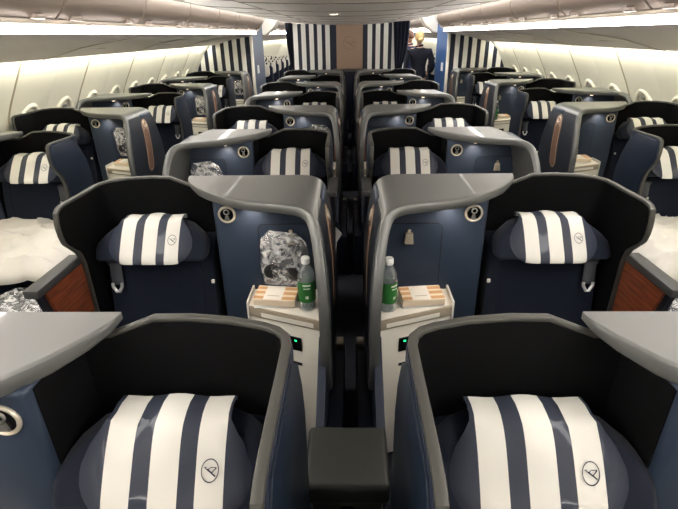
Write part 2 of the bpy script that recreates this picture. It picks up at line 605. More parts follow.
# end walls
bm = bmesh.new(); box(bm, -3.0, 3.0, Y0 - 0.05, Y0, 0, 2.3)
struct('wall_front', bm, 'ceilmatte')
bm = bmesh.new(); box(bm, -3.0, 3.0, Y1, Y1 + 0.05, 0, 2.3)
struct('wall_back', bm, 'ceilmatte')

# striped bulkheads
def striped(name, x0, x1, y, pat, z1=1.95, clip=None):
    """pat: list of (xa, xb) cream stripes on a navy panel; one panel, stripes as its own face bands"""
    bm = bmesh.new()
    xs = sorted({x0, x1} | {v for p in pat for v in p if x0 < v < x1})
    for a, b in zip(xs, xs[1:]):
        m_ = (a + b) / 2
        mi = 1 if any(p[0] <= m_ <= p[1] for p in pat) else 0
        if clip:
            za, zb = clip(a), clip(b)
        else:
            za = zb = z1
        th = 0.008 if mi else 0.0
        vs = [(a, 0), (b, 0), (b, zb), (a, za)]
        prism(bm, vs, y - th, y + 0.04, 'y', mi=mi)
    return struct(name, bm, ['stripenavy', 'stripewhite'])
YC = 9.6
period, wd = 0.147, 0.078
def wtop(x):                      # top edge of the side bulkheads follows the service panel
    ax = abs(x)
    for (xa, za), (xb, zb) in zip(WPROF, WPROF[1:]):
        if xa <= ax <= xb:
            return za + (zb - za) * (ax - xa) / (xb - xa)
    return WPROF[-1][1]
WPROF = [(1.6, 1.80), (1.72, 1.705), (2.05, 1.655), (2.42, 1.57), (2.56, 1.44), (2.74, 1.15), (2.8, 1.0)]
for sg, nm in ((-1, 'wall_left_bulkhead'), (1, 'wall_right_bulkhead')):
    pat = []
    for k in range(7):
        a = 1.815 + period * k
        pat.append(tuple(sorted((sg * a, sg * (a + wd)))))
    xs = sorted((sg * 1.71, sg * 2.79))
    striped(nm, xs[0], xs[1], YB, pat, clip=wtop)
patL = [(-1.045 + 0.149 * k, -1.045 + 0.149 * k + 0.082) for k in range(5)] 
striped('wall_centre_left', -1.06, -0.245, YC, patL, 1.9)
patR = [(0.335 + 0.149 * k, 0.335 + 0.149 * k + 0.082) for k in range(5)]
striped('wall_centre_right', 0.245, 1.06, YC, patR, 1.9)
bm = bmesh.new(); box(bm, -0.245, 0.245, YC + 0.002, YC + 0.04, 0, 1.9)
o = struct('wall_centre', bm, 'copperwall')
# engraved ring emblem on the brown panel
def strokes(bm, S, T, wdt, dep, ring=True, n=32):
    if ring:
        for k in range(n):
            a, b = 2 * PI * k / n, 2 * PI * (k + 1) / n
            q = [(S * math.cos(a), S * math.sin(a)), (S * math.cos(b), S * math.sin(b)),
                 ((S - wdt) * math.cos(b), (S - wdt) * math.sin(b)), ((S - wdt) * math.cos(a), (S - wdt) * math.sin(a))]
            bm.faces.new([bm.verts.new(T(x, z, dep)) for x, z in q])
    segs = [((-.68, .26), (-.40, .30), .05, .07), ((-.60, .27), (-.12, -.02), .05, .12), ((-.30, .12), (.64, -.50), .13, .13), ((-.20, .10), (.04, .26), .10, .05), ((.04, .26), (.72, .24), .07, .05), ((.70, .22), (.36, -.06), .13, .08), ((.36, -.06), (.16, -.20), .08, .12)]
    for (xa, za), (xb, zb), wa, wb in segs:
        d = Vector((xb - xa, zb - za)); L = d.length; nn = Vector((-d.y, d.x)) / L
        parts = 3
        for j in range(parts):
            t0, t1 = j / parts, (j + 1) / parts
            w0, w1 = wa + (wb - wa) * t0, wa + (wb - wa) * t1
            p0 = Vector((xa, za)) + d * t0; p1 = Vector((xa, za)) + d * t1
            q = [p0 + nn * w0 / 2, p1 + nn * w1 / 2, p1 - nn * w1 / 2, p0 - nn * w0 / 2]
            bm.faces.new([bm.verts.new(T(p.x * S, p.y * S, dep)) for p in q])
bm = bmesh.new()
strokes(bm, 0.115, lambda x, z, d: Vector((x, YC - d, 1.565 + z)), 0.008, 0.001)
link('emblem', bm, 'copperline', o, recalc=False)

# monuments beside the aisles
for sg, mt, nm in ((-1, 'bluedoor', 'left'), (1, 'bluedeep', 'right')):
    bm = bmesh.new()
    xs = sorted((sg * 1.70, sg * 1.76))
    box(bm, xs[0], xs[1], YB + 0.05, 10.1, 0, 2.24)
    o = struct('wall_%s_passage' % nm, bm, mt)
    bm = bmesh.new()
    box(bm, sg * 1.695 - 0.004, sg * 1.695 + 0.004, 9.25, 9.42, 1.08, 1.22)
    link('placard', bm, 'placard', o)
    bm = bmesh.new()
    xs = sorted((sg * 1.685, sg * 1.73))
    box(bm, xs[0], xs[1], YB - 0.02, YB + 0.05, 0, 2.2, 0.008)
    trim(bm, 'cabinet')
    # curved cream closure above the passage
    bm = bmesh.new()
    pts = [(sg * 1.46, 2.26), (sg * 1.44, 2.05), (sg * 1.47, 1.93), (sg * 1.56, 1.81), (sg * 1.70, 1.74), (sg * 1.99, 1.70), (sg * 1.99, 2.26)]
    prism(bm, pts, 8.86, 9.0, 'y')
    trim(bm, 'cabinet')
    # closure at the start of the far cabin bins, a wide pale curve
    bm = bmesh.new()
    pts = [(sg * 1.40, 2.26), (sg * 1.38, 2.0), (sg * 1.46, 1.86), (sg * 1.62, 1.73), (sg * 1.95, 1.63), (sg * 2.3, 1.60), (sg * 2.3, 2.26)]
    prism(bm, pts, 10.1, 10.55, 'y')
    trim(bm, 'cabinet', bevel=0.02)

# ------------------------------------------------------------------ seats
def maker(sg):
    return lambda s, d, h: Vector((sg * s, -d, h))

TOPH = 1.175
PLAN, HT, HB, PN = [], [], [], []
def set_plan(s0, wl):
    PLAN[:] = [(s0, .0), (max(.60, s0 + .04), -.002), (.70, -.001), (.78, .004), (.87, .013), (.94, .025), (.970, .034), (.987, .050), (.995, .080), (.995, .18), (.995, .275), (.995, .277)]
    k = (wl - .277) / .151
    PLAN.extend((.995, .277 + q * k) for q in (.033, .073, .113, .138, .151))
    HT[:] = [1.128, 1.130, 1.172, 1.176, 1.174, 1.168, 1.163, 1.160, 1.158, 1.158, 1.160, 1.160, 1.160, 1.160, 1.156, 1.145, 1.11]
    HB[:] = [.02] * 11 + [.940, .960, .982, 1.005, 1.025, 1.055]
    PN[:] = plan_normals()
    return k

def plan_normals():
    out = []
    n = len(PLAN)
    for i in range(n):
        a = PLAN[max(i - 1, 0)]; b = PLAN[min(i + 1, n - 1)]
        t = Vector((b[0] - a[0], b[1] - a[1])).normalized()
        out.append(Vector((-t.y, t.x)))
    return out

def wall_sheet(bm, T, o0, o1, shrink=0.0, i0=0):
    """thick sheet along the shell plan between offsets o0 and o1 (towards the seat)"""
    loops = []
    for i in range(i0, len(PLAN)):
        (s, d), nn = PLAN[i], PN[i]
        zt, zb = HT[i] - shrink, HB[i] + (shrink if HB[i] > 0.5 else 0)
        q = []
        for off, z in ((o0, zb), (o0, zt), (o1, zt), (o1, zb)):
            q.append(bm.verts.new(T(s + nn.x * off, d + nn.y * off, z)))
        loops.append(q)
    for a, b in zip(loops, loops[1:]):
        for k in range(4):
            bm.faces.new([a[k], a[(k + 1) % 4], b[(k + 1) % 4], b[k]])
    bm.faces.new(loops[0]); bm.faces.new(loops[-1][::-1])

COV_HB, COV_HT = 0.882, 1.030
def cov_w(v):
    pts = [(0, .118), (.08, .142), (.2, .162), (.38, .174), (.55, .172), (.75, .158), (.9, .138), (1, .128)]
    for (a, x), (b, y) in zip(pts, pts[1:]):
        if a <= v <= b: return x + (y - x) * (v - a) / (b - a)
    return pts[-1][1]
def HDT(v):            # the headrest leans: its foot stands further forward than its top
    return .248 - .115 * v
def cov_d(x, v):
    wv = cov_w(v)
    q = min(1, abs(x) / wv)
    return HDT(v) + 0.013 * (1 - q ** 4) * (1 - abs(2 * v - 1) ** 5) + 0.008 * (1 - q ** 8)

def build_seat(sg, with_arm=True, c=.750, s0=.47, wl=.36):
    T = maker(sg)
    K = set_plan(s0, wl)
    COV_C = c
    X = lambda d: .277 + (d - .277) * K if d > .277 else d
    root = empty('business_class_seat')
    bm = bmesh.new(); wall_sheet(bm, T, -.012, .002)
    sh = link('shell', bm, 'shellout', root)
    # blue lower side skin of the wing side
    bm = bmesh.new()
    prism(bm, [(-.015, .02), (.27, .02), (.27, .90), (X(.30), .955), (X(.40), 1.015), (X(.42), 1.06), (X(.418), 1.10), (X(.38), 1.148), (.13, 1.152), (.06, 1.10), (.01, 1.0), (-.015, .9)], 1.004, 1.012, 'x', T=lambda t, d, h: T(t, d, h), r=0.002)
    link('side_skin', bm, 'blue_side', sh)
    bm = bmesh.new(); wall_sheet(bm, T, .003, .012, 0.004)
    link('shell_lining', bm, 'velvet', root)
    # rim
    path, nl = [], []
    for i, (s, d) in enumerate(PLAN):
        if i == 11: continue
        path.append(T(s, d, HT[i] - 0.001)); nl.append(T(PN[i].x, PN[i].y, 0))
    for d, h in ((.430, 1.085), (.424, 1.052), (.40, 1.020), (.36, .992), (.32, .966), (.295, .935), (.283, .90), (.279, .86), (.278, .6), (.278, .3), (.278, .03)):
        path.append(T(.995, X(d), h)); nl.append(T(-1, 0, 0))
    bm = bmesh.new()
    tube(bm, path, 0, 12, flat=(nl, .0100, .008))
    link('shell_rim', bm, 'rim', root)
    # backrest
    bm = bmesh.new()
    prof = [(.02, .93), (.06, .93), (.11, .92), (.165, .885), (.185, .78), (.205, .66), (.23, .56), (.255, .48), (.20, .44), (.14, .46), (.06, .6), (.03, .8)]
    prism(bm, prof, s0 + .038, .960, 'x', T=lambda t, d, h: T(t, d, h), r=0.018, seg=3)
    br = link('backrest', bm, 'fabric', root)
    bm = bmesh.new()
    for ss in (s0 + .085,):
        tube(bm, [T(ss, d + .002, h) for d, h in ((.165, .88), (.185, .78), (.205, .66), (.23, .56))], .0022, 6)
    link('seam', bm, 'cushion', br)
    # seat cushion
    bm = bmesh.new()
    box(bm, s0 + .04, .955, .16, .70, .36, .47, .03, 3, T=T)
    link('seat_cushion', bm, 'fabric', root)
    bm = bmesh.new()
    box(bm, s0 + .06, .94, .10, .62, .06, .355, .02, 2, T=T)
    link('seat_base', bm, 'groove', root)
    # headrest
    bm = bmesh.new()
    hw = (.965 - s0 - .04) / .466
    hw = 1
    prof = [(-.215, .886), (-.230, .896), (-.233, .92), (-.228, .945), (-.205, .970), (-.16, 1.000), (-.12, 1.012), (-.06, 1.020), (.06, 1.020), (.12, 1.012), (.16, 1.000),
            (.205, .970), (.228, .945), (.233, .92), (.230, .896), (.215, .886)]
    prism(bm, prof, -.085, .0, 'y', T=lambda a, b, h: T(c + a * hw, b + HDT((h - COV_HB) / (COV_HT - COV_HB)), h), r=0.022, seg=4)
    hd = link('headrest', bm, 'cushion', root)
    # striped cover: columns follow the stripes and are never mirrored
    bm = bmesh.new()
    stripes = [(-.118, -.062), (-.025, .032), (.066, .122)]
    xs = [-.174, -.162, -.148, -.132]
    cuts = [-.118, -.062, -.025, .032, .066, .122]
    for a, b in zip(cuts, cuts[1:]):
        xs += [a, (a * 2 + b) / 3, (a + 2 * b) / 3]
    xs += [.122, .133, .147, .161, .174]
    vv = [0, .02, .05, .1, .17, .25, .35, .45, .55, .65, .74, .82, .89, .94, .975, 1.0]
    rows = []
    def cpos(x, v):
        wv = cov_w(v)
        xx = max(-wv, min(wv, x))
        return Vector((sg * COV_C + xx, -cov_d(xx, v), COV_HB + (COV_HT - COV_HB) * v + 0.004 * math.cos(x * 45) * v))
    for v in vv:
        rows.append([cpos(x, v) for x in xs])
    for dd, hh in ((.115, .006), (.09, .008), (.06, .002), (.05, -.02)):
        rows.append([Vector((sg * COV_C + (p.x - sg * COV_C) * (.975 - (hh < 0) * .03), -dd, COV_HT + hh - .006 * (abs(p.x - sg * COV_C) / .128) ** 4 + 0.004 * math.cos((p.x - sg * COV_C) * 45))) for p in rows[15]])
    rows.insert(0, [Vector((p.x, -0.215, p.z + 0.004)) for p in rows[0]])
    V = [[bm.verts.new(p) for p in r] for r in rows]
    for a, b in zip(V, V[1:]):
        for i in range(len(xs) - 1):
            m_ = (xs[i] + xs[i + 1]) / 2
            f = bm.faces.new([a[i], a[i + 1], b[i + 1], b[i]])
            f.material_index = 1 if any(p <= m_ <= q for p, q in stripes) else 0
    bmesh.ops.remove_doubles(bm, verts=bm.verts, dist=0.0004)
    cv = link('headrest_cover', bm, ['navyleather', 'whiteleather'], hd, recalc=False)
    bm = bmesh.new()
    ex, ev = .0945, .585
    def TE(x, z, dep):
        v = ev + z / (COV_HT - COV_HB)
        return Vector((sg * COV_C + ex + x, -cov_d(ex + x, v) - 0.0026, COV_HB + (COV_HT - COV_HB) * v))
    strokes(bm, .0175, TE, .0017, 0, n=36)
    link('emblem', bm, 'print', hd, recalc=False)
    # belt on the wing side
    bc = .918
    bm = bmesh.new()
    path = [(.180, .872), (.196, .858), (.202, .82), (.206, .785), (.210, .765)]
    rows = [[T(bc - .024, d, h), T(bc + .024, d, h)] for d, h in path]
    sheet(bm, rows)
    o = link('seat_belt', bm, 'belt', root, recalc=False)
    md = o.modifiers.new('solid', 'SOLIDIFY'); md.thickness = 0.004
    bm = bmesh.new()
    tube(bm, [T(bc - .019, .214, .775), T(bc - .019, .216, .760), T(bc - .006, .220, .738), T(bc + .006, .220, .738), T(bc + .019, .216, .760), T(bc + .019, .214, .775)], .0065, 8)
    link('buckle', bm, 'buckle', o)
    bm = bmesh.new()
    box(bm, bc - .04, bc + .04, .15, .192, .845, .872, .006, 2, T=T)
    link('belt_slot', bm, 'groove', root)
    bm = bmesh.new()
    box(bm, s0 + .022, s0 + .036, .232, .242, .788, .804, .003, 2, T=T)
    link('switch', bm, 'whiteleather', root)
    # armrest ledge with wood panel
    if with_arm:
        bm = bmesh.new()
        box(bm, .996, 1.050, .275, .575, .908, .940, .006, 2, T=T)
        ar = link('armrest', bm, 'armgrey', root)
        bm = bmesh.new()
        prism(bm, [(.285, .905), (.53, .905), (.485, .76), (.285, .68)], 1.000, 1.012, 'x', T=lambda t, d, h: T(t, d, h))
        link('wood_panel', bm, 'wood', ar)
        bm = bmesh.new()
        prism(bm, [(.285, .905), (.55, .905), (.49, .70), (.47, .02), (.285, .02)], 1.013, 1.035, 'x', T=lambda t, d, h: T(t, d, h), r=.004)
        link('armrest_side', bm, 'groove', ar)
    return root

# ------------------------------------------------------------------ consoles
HOOD = [  # s, h, front d, back d
    (.620, 1.175, .000, -.020), (.612, 1.175, .035, -.020), (.585, 1.175, .085, -.020), (.54, 1.175, .150, -.020), (.49, 1.175, .205, -.020), (.44, 1.175, .250, -.020), (.38, 1.175, .295, -.020),
    (.32, 1.175, .328, -.020), (.25, 1.175, .348, -.020), (.18, 1.175, .368, -.020), (.13, 1.175, .385, -.020), (.098, 1.172, .400, -.020), (.072, 1.164, .415, -.021),
    (.052, 1.150, .432, -.023), (.038, 1.130, .450, -.026), (.028, 1.100, .470, -.031), (.020, 1.06, .492, -.038), (.012, 1.00, .520, -.052), (.005, .93, .548, -.072), (.001, .86, .565, -.088), (.0, .78, .572, -.098), (.0, .68, .565, -.10),
    (.0, .58, .548, -.10), (.0, .50, .525, -.09), (.0, .44, .49, -.08)]
HOOD0 = list(HOOD)
def hood_s(h):
    pr = [(q[1], q[0]) for q in HOOD[11:]]
    for (ha, sa), (hb, sb) in zip(pr, pr[1:]):
        if hb <= h <= ha: return sb + (sa - sb) * (h - hb) / (ha - hb)
    return pr[0][1] if h > pr[0][0] else 0.0
def build_console(sg, tip=.62, back_in=0.0):
    T = maker(sg)
    kk = (tip - .13) / (.62 - .13)
    HOOD[:] = [(s if s <= .13 else .13 + (s - .13) * kk, h, df, db) for s, h, df, db in HOOD0]
    root = empty('seat_console')
    th = .038
    # offset profile
    inner = []
    for i, (s, h, df, db) in enumerate(HOOD):
        a = HOOD[max(i - 1, 0)]; b = HOOD[min(i + 1, len(HOOD) - 1)]
        t = Vector((b[0] - a[0], b[1] - a[1])).normalized()
        n = Vector((-t.y, t.x))       # towards inside (below / console side)
        tt = th if i > 2 else th * (0.45 + 0.2 * i)
        inner.append((s + n.x * tt, h + n.y * tt))
    bm = bmesh.new()
    loops = []
    for (s, h, df, db), (si, hi) in zip(HOOD, inner):
        bi = back_in * max(0, min(1, (h - .60) / .5)) * max(0, min(1, (.30 - s) / .2)) if s < .3 else 0
        q = [T(s + bi, db, h), T(s + bi * .1, df - min(.024, (df - db) * .4), h), T(s, df - min(.014, (df - db) * .3), h), T(s + (si - s) * .10, df - .004, h + (hi - h) * .10), T(s + (si - s) * .3, df, h + (hi - h) * .3),
             T(s + (si - s) * .85, df - .004, h + (hi - h) * .85), T(si, df - .010, hi), T(si + bi, db, hi)]
        loops.append([bm.verts.new(p) for p in q])
    for a, b in zip(loops, loops[1:]):
        for k in range(8):
            bm.faces.new([a[k], a[(k + 1) % 8], b[(k + 1) % 8], b[k]])
    bm.faces.new(loops[0]); bm.faces.new(loops[-1][::-1])
    hood = link('hood', bm, 'hood', root)
    # graphite skin on the outer face
    bm = bmesh.new()
    hs = [1.135, 1.10, 1.06, 1.0, .93, .86, .78, .68, .58, .50, .45]
    def fb(h):
        q = HOOD[11:]
        for a, b in zip(q, q[1:]):
            if b[1] <= h <= a[1]:
                t = (h - b[1]) / (a[1] - b[1])
                return b[2] + (a[2] - b[2]) * t - .030, b[3] + (a[3] - b[3]) * t + .006
        return .4, -.02
    def side_patch(bm, rows, out):
        def ss(d, h):
            f_, b_ = fb(h)
            t = max(0, min(1, (f_ + .016 - d) / (f_ + .022 - b_)))
            s_ = hood_s(h)
            return s_ + back_in * max(0, min(1, (h - .60) / .5)) * max(0, min(1, (.30 - s_) / .2)) * t
        A = [[bm.verts.new(T(ss(d, h) - out, d, h)) for d, h in r] for r in rows]
        B = [[bm.verts.new(T(ss(d, h) + .004, d, h)) for d, h in r] for r in rows]
        n, m_ = len(A), len(A[0])
        for i in range(n - 1):
            for j in range(m_ - 1):
                bm.faces.new([A[i][j], A[i][j + 1], A[i + 1][j + 1], A[i + 1][j]])
                bm.faces.new([B[i][j], B[i + 1][j], B[i + 1][j + 1], B[i][j + 1]])
        for i in range(n - 1):
            bm.faces.new([A[i][0], A[i + 1][0], B[i + 1][0], B[i][0]])
            bm.faces.new([A[i][-1], B[i][-1], B[i + 1][-1], A[i + 1][-1]])
        for j in range(m_ - 1):
            bm.faces.new([A[0][j], B[0][j], B[0][j + 1], A[0][j + 1]])
            bm.faces.new([A[-1][j], A[-1][j + 1], B[-1][j + 1], B[-1][j]])
    rows = []
    for h in hs:
        f_, b_ = fb(h)
        rows.append([(b_, h), (b_ * .66 + f_ * .34, h), (b_ * .33 + f_ * .67, h), (f_, h)])
    side_patch(bm, rows, .0025)
    link('side_skin', bm, 'darkside', hood)
    # outer inlay strip with round knob
    def stadium(c0, hw, h0, h1):
        rows = []
        n = 22
        for i in range(n + 1):
            h = h1 + (h0 - h1) * (.5 - .5 * math.cos(PI * i / n))
            k = min(1, min(h - h0, h1 - h) / hw)
            wv = hw * max(.05, math.sqrt(max(0, 1 - (1 - k) ** 2)))
            cc = c0 + (1.0 - h) * .16
            rows.append([(cc - wv, h), (cc, h), (cc + wv, h)])
        return rows
    bm = bmesh.new()
    side_patch(bm, stadium(.195, .055, .69, 1.105), .0050)
    inl = link('inlay_strip', bm, 'copper', hood)
    bm = bmesh.new()
    side_patch(bm, stadium(.195, .042, .705, 1.03), .0065)
    link('inlay_recess', bm, 'copperdark', inl)
    bm = bmesh.new()
    tube(bm, [T(hood_s(1.066 + .022 * math.sin(a * PI / 8)) - .007 + back_in * .5, .185 + .022 * math.cos(a * PI / 8), 1.066 + .022 * math.sin(a * PI / 8)) for a in range(16)], .004, 6, closed=True)
    link('knob', bm, 'ring', inl)
    # inner wood strip
    bm = bmesh.new()
    box(bm, .046, .060, .199, .245, .76, 1.10, .003, 2, T=T)
    link('wood_strip', bm, 'wood', hood)
    # body
    bm = bmesh.new()
    box(bm, .03, .475, -.015, .198, .02, 1.142, .016, 3, T=T)
    body = link('body', bm, 'blue', root)
    bm = bmesh.new()
    box(bm, .474, .479, -.012, .176, .03, 1.13, .001, 1, T=T)
    link('side_lining', bm, 'velvet', body)
    # downlight under the hood
    bm = bmesh.new()
    lathe(bm, [(.014, 0), (.016, .004), (.010, .006)], 14, T=lambda x, y, z: T(.32 + x, .245 + y, 1.128 + z))
    dl = link('downlight', bm, 'lampglow', root)
    # face door with groove
    bm = bmesh.new()
    prism(bm, rrect(.036, .302, .722, 1.036, .025, 5), .195, .2005, 'y', T=T)
    link('door_gap', bm, 'groove', body)
    bm = bmesh.new()
    prism(bm, rrect(.030, .298, .726, 1.032, .023, 5), .196, .2025, 'y', T=T)
    dr = link('door', bm, 'blue', body)
    # hook
    bm = bmesh.new()
    prism(bm, [(.148, .952), (.186, .952), (.182, .998), (.153, .998)], .2025, .222, 'y', T=T, r=.004)
    box(bm, .160, .174, .2025, .212, .995, 1.012, .003, 2, T=T)
    link('hook', bm, 'hook', root)
    # reading lamp
    lx, lz = .418, 1.076
    bm = bmesh.new()
    tube(bm, [T(lx + .031 * math.cos(a * PI / 16), .2005, lz + .031 * math.sin(a * PI / 16)) for a in range(32)], .0050, 8, closed=True)
    lp = link('reading_lamp', bm, 'ring', root)
    bm = bmesh.new()
    prism(bm, [(lx + .029 * math.cos(a * PI / 12), lz + .029 * math.sin(a * PI / 12)) for a in range(24)], .194, .2015, 'y', T=T)
    link('lamp_bezel', bm, 'black', lp)
    bm = bmesh.new()
    tube(bm, [T(lx + .010 * math.cos(a * PI / 8), .206, lz + .012 + .010 * math.sin(a * PI / 8)) for a in range(16)], .0030, 6, closed=True)
    prism(bm, [(lx - .010, lz - .022), (lx + .010, lz - .022), (lx + .005, lz - .004), (lx - .005, lz - .004)], .2015, .207, 'y', T=T)
    link('lamp_head', bm, 'lamphead', lp)
    # side cabinet with tray
    cab = [(.045, .199), (.335, .199), (.335, .330), (.045, .442)]
    bm = bmesh.new()
    prism(bm, cab, .02, .689, 'z', T=T, r=.006)
    cb = link('side_cabinet', bm, 'cabinet', root)
    bm = bmesh.new()
    prism(bm, [(.042, .199), (.342, .199), (.342, .336), (.042, .449)], .690, .733, 'z', T=T, r=.004)
    tr = link('tray', bm, 'taupe', root)
    bm = bmesh.new()
    prism(bm, [(.048, .200), (.336, .200), (.336, .330), (.048, .440)], .7335, .738, 'z', T=T, r=.001)
    link('tray_mat', bm, 'cabinet', tr)
    bm = bmesh.new()
    prism(bm, [(.20, .02), (.88, .02), (.84, .44), (.62, .56), (.46, .66), (.20, .69)], .020, .050, 'x', T=lambda t, d, h: T(t, d, h), r=.003)
    link('kick_panel', bm, 'shellout', root)
    bm = bmesh.new()
    box(bm, -.042, .019, -.04, .86, .0, .33, .008, 2, T=T)
    fa = link('base_fairing', bm, 'shellout', root)
    bm = bmesh.new()
    box(bm, -.038, -.004, .0, .06, .328, .352, .004, 2, T=T)
    link('fairing_cap', bm, 'taupe', fa)
    def F(s, h, out=0.0):     # a point on the slanted front of the cabinet
        t = (s - .042) / .30
        return T(s, .449 + (.336 - .449) * t + out, h)
    bm = bmesh.new()
    q = [(.07, .699), (.285, .699), (.285, .718), (.07, .718)]
    A = [bm.verts.new(F(s, h, .0015)) for s, h in q]; B = [bm.verts.new(F(s, h, -.004)) for s, h in q]
    bm.faces.new(A); bm.faces.new(B[::-1])
    for i in range(4): bm.faces.new([A[i], B[i], B[(i + 1) % 4], A[(i + 1) % 4]])
    link('tray_slot', bm, 'cabinet', tr)
    bm = bmesh.new()
    prism(bm, [(.336, .199), (.344, .199), (.344, .340), (.336, .343)], .60, .757, 'z', T=T, r=.002)
    link('side_lip', bm, 'whiteleather', tr)
    def plate(name, s0, s1, h0, h1, o0, o1, m_, par):
        bm = bmesh.new()
        q = [(s0, h0), (s1, h0), (s1, h1), (s0, h1)]
        A = [bm.verts.new(F(s, h, o1 - .006)) for s, h in q]; B = [bm.verts.new(F(s, h, o0 - .006)) for s, h in q]
        bm.faces.new(A); bm.faces.new(B[::-1])
        for i in range(4): bm.faces.new([A[i], B[i], B[(i + 1) % 4], A[(i + 1) % 4]])
        return link(name, bm, m_, par)
    cp = plate('control_panel', .122, .215, .572, .634, -.003, .004, 'black', cb)
    plate('indicator_light', .142, .151, .616, .622, .004, .0052, 'green_led', cp)
    plate('card_slot', .125, .20, .500, .512, -.003, .003, 'groove', cb)
    # soft lamp of the downlight
    ld = bpy.data.lights.get('downlight_beam')
    if not ld:
        ld = bpy.data.lights.new('downlight_beam', 'SPOT')
        ld.energy = DOWN_W; ld.color = (1.0, 0.80, 0.62); ld.spot_size = math.radians(120); ld.spot_blend = 0.9; ld.shadow_soft_size = 0.012
    lo = bpy.data.objects.new('lamp_beam', ld)
    COL.objects.link(lo)
    lo.parent = root
    lo.location = T(.32, .250, 1.122)
    lo.rotation_euler = (math.radians(20), 0, 0)
    return root

seat_kinds = {}
for sg in (1, -1):
    seat_kinds[('centre', 0, sg)] = build_seat(sg, True, .752, .53, .43)
    seat_kinds[('centre', 1, sg)] = build_seat(sg, True, .750, .47, .375)
    seat_kinds[('window', 0, sg)] = seat_kinds[('window', 1, sg)] = build_seat(sg, False, .750, .47, .36)
cons_kinds = {}
for sg in (1, -1):
    cons_kinds[('centre', 0, sg)] = build_console(sg, .565, .06)
    cons_kinds[('centre', 1, sg)] = cons_kinds[('window', 0, sg)] = cons_kinds[('window', 1, sg)] = build_console(sg)
used = set()
def place(proto, loc):
    if proto.name in used:
        o = dup(proto, loc)
    else:
        used.add(proto.name); o = proto; o.location = loc
    return o

def row_y(r): return .85 + 1.1 * r
ORD = ['nearest', 'second', 'third', 'fourth', 'fifth', 'sixth', 'seventh', 'eighth']
blocks = []
for r in range(8):
    even = r % 2 == 0
    blocks.append(('left centre column', 1 if even else -1, -1.12 if even else -.07, r, r, 'centre'))
    blocks.append(('right centre column', -1 if even else 1, 1.12 if even else .07, r, r, 'centre'))
for r in range(2, 8):
    even = r % 2 == 0
    blocks.append(('left window column', 1 if even else -1, -2.75 if even else -1.69, r, r - 2, 'window'))
    blocks.append(('right window column', -1 if even else 1, 2.75 if even else 1.69, r, r - 2, 'window'))
where = {}
for colname, sg, x0, r, idx, kind in blocks:
    y = row_y(r)
    s = place(seat_kinds[(kind, r % 2, sg)], (x0, y, 0))
    lab = 'navy seat with striped headrest and black winged shell, %s row of the %s' % (ORD[idx], colname)
    tag(s, lab, 'seat', 'seats of the ' + colname)
    for ch in bpy.data.objects:
        if ch.parent == s and ch.name.startswith('headrest'):
            ch.location.z = -.018 if r == 0 else (0 if r == 1 else (.022 if kind == 'window' else .035))
    xc = x0 + sg * .055 if (kind == 'centre' and r % 2 == 0) else x0
    c = place(cons_kinds[(kind, r % 2, sg)], (xc, y, 0))
    tag(c, 'grey hooded blue console beside the seat, %s row of the %s' % (ORD[idx], colname), 'seat console', 'consoles of the ' + colname)
    where[(colname, r)] = (sg, xc, y)
for p in list(seat_kinds.values()) + list(cons_kinds.values()):
    assert p.name in used

def loc_of(col, r, s, d, h):
    sg, x0, y = where[(col, r)]
    return Vector((x0 + sg * s, y - d, h))
CL, CR, WL, WR = 'left centre column', 'right centre column', 'left window column', 'right window column'

# leather box between the two nearest seats
root = empty('centre_armrest_box', (-.009, .955, 0))
bm = bmesh.new()
box(bm, -.098, .098, -.09, .10, .0, .575, .015, 2)
link('box_body', bm, 'box', root)
bm = bmesh.new()
box(bm, -.116, .116, -.098, .118, .57, .645, .016, 3)
link('padded_lid', bm, 'box', root)
bm = bmesh.new()
box(bm, -.018, .018, -.0945, -.088, .42, .56, .008, 2)
link('latch_recess', bm, 'black', root)
tag(root, 'dark grey leather padded box between the two nearest seats', 'armrest box')

# ------------------------------------------------------------------ small things
def make_bottle():
    root = empty('water_bottle'); root.scale = (1.08, 1.08, 1.0)
    bm = bmesh.new()
    lathe(bm, [(.026, .0), (.031, .004), (.031, .02), (.0295, .03), (.031, .04), (.031, .135), (.030, .150), (.025, .170), (.016, .188), (.0125, .195), (.0125, .205)], 22)
    link('bottle_body', bm, 'bottle', root)
    bm = bmesh.new()
    lathe(bm, [(.0150, .197), (.0155, .199), (.0155, .218), (.013, .222)], 18)
    link('cap', bm, 'cap', root)
    bm = bmesh.new()
    lathe(bm, [(.0317, .040), (.0320, .042), (.0320, .125), (.0317, .127)], 26, caps=False)
    lb = link('bottle_label', bm, 'label', root)
    bm = bmesh.new()
    for z, w0, hgt in ((.112, .9, .007), (.100, .75, .004), (.058, .35, .012)):
        n = 8
        rows = []
        for zz in (z, z + hgt):
            rows.append([Vector((.0324 * math.cos(-PI / 2 - .2 + w0 * (k / n - .5)), .0324 * math.sin(-PI / 2 - .2 + w0 * (k / n - .5)), zz)) for k in range(n + 1)])
        sheet(bm, rows)
    link('label_print', bm, 'labelmark', lb, recalc=False)
    bm = bmesh.new()
    lathe(bm, [(.024, .004), (.0285, .006), (.0285, .145), (.0275, .150)], 20)
    link('water', bm, 'water', root)
    return root
bottles = [(CL, 1, 'half height green labelled water bottle on the nearest left centre shelf by the headset bag'),
           (CR, 1, 'water bottle with green label on the nearest right centre shelf'),
           (WR, 3, 'water bottle on the right window console shelf beside the aisle'),
           (WR, 5, 'distant green labelled bottle on the far right window console shelf')]
bottles[0] = (CL, 1, 'water bottle with green label on the nearest left centre shelf beside the headset bag')
bp = make_bottle()
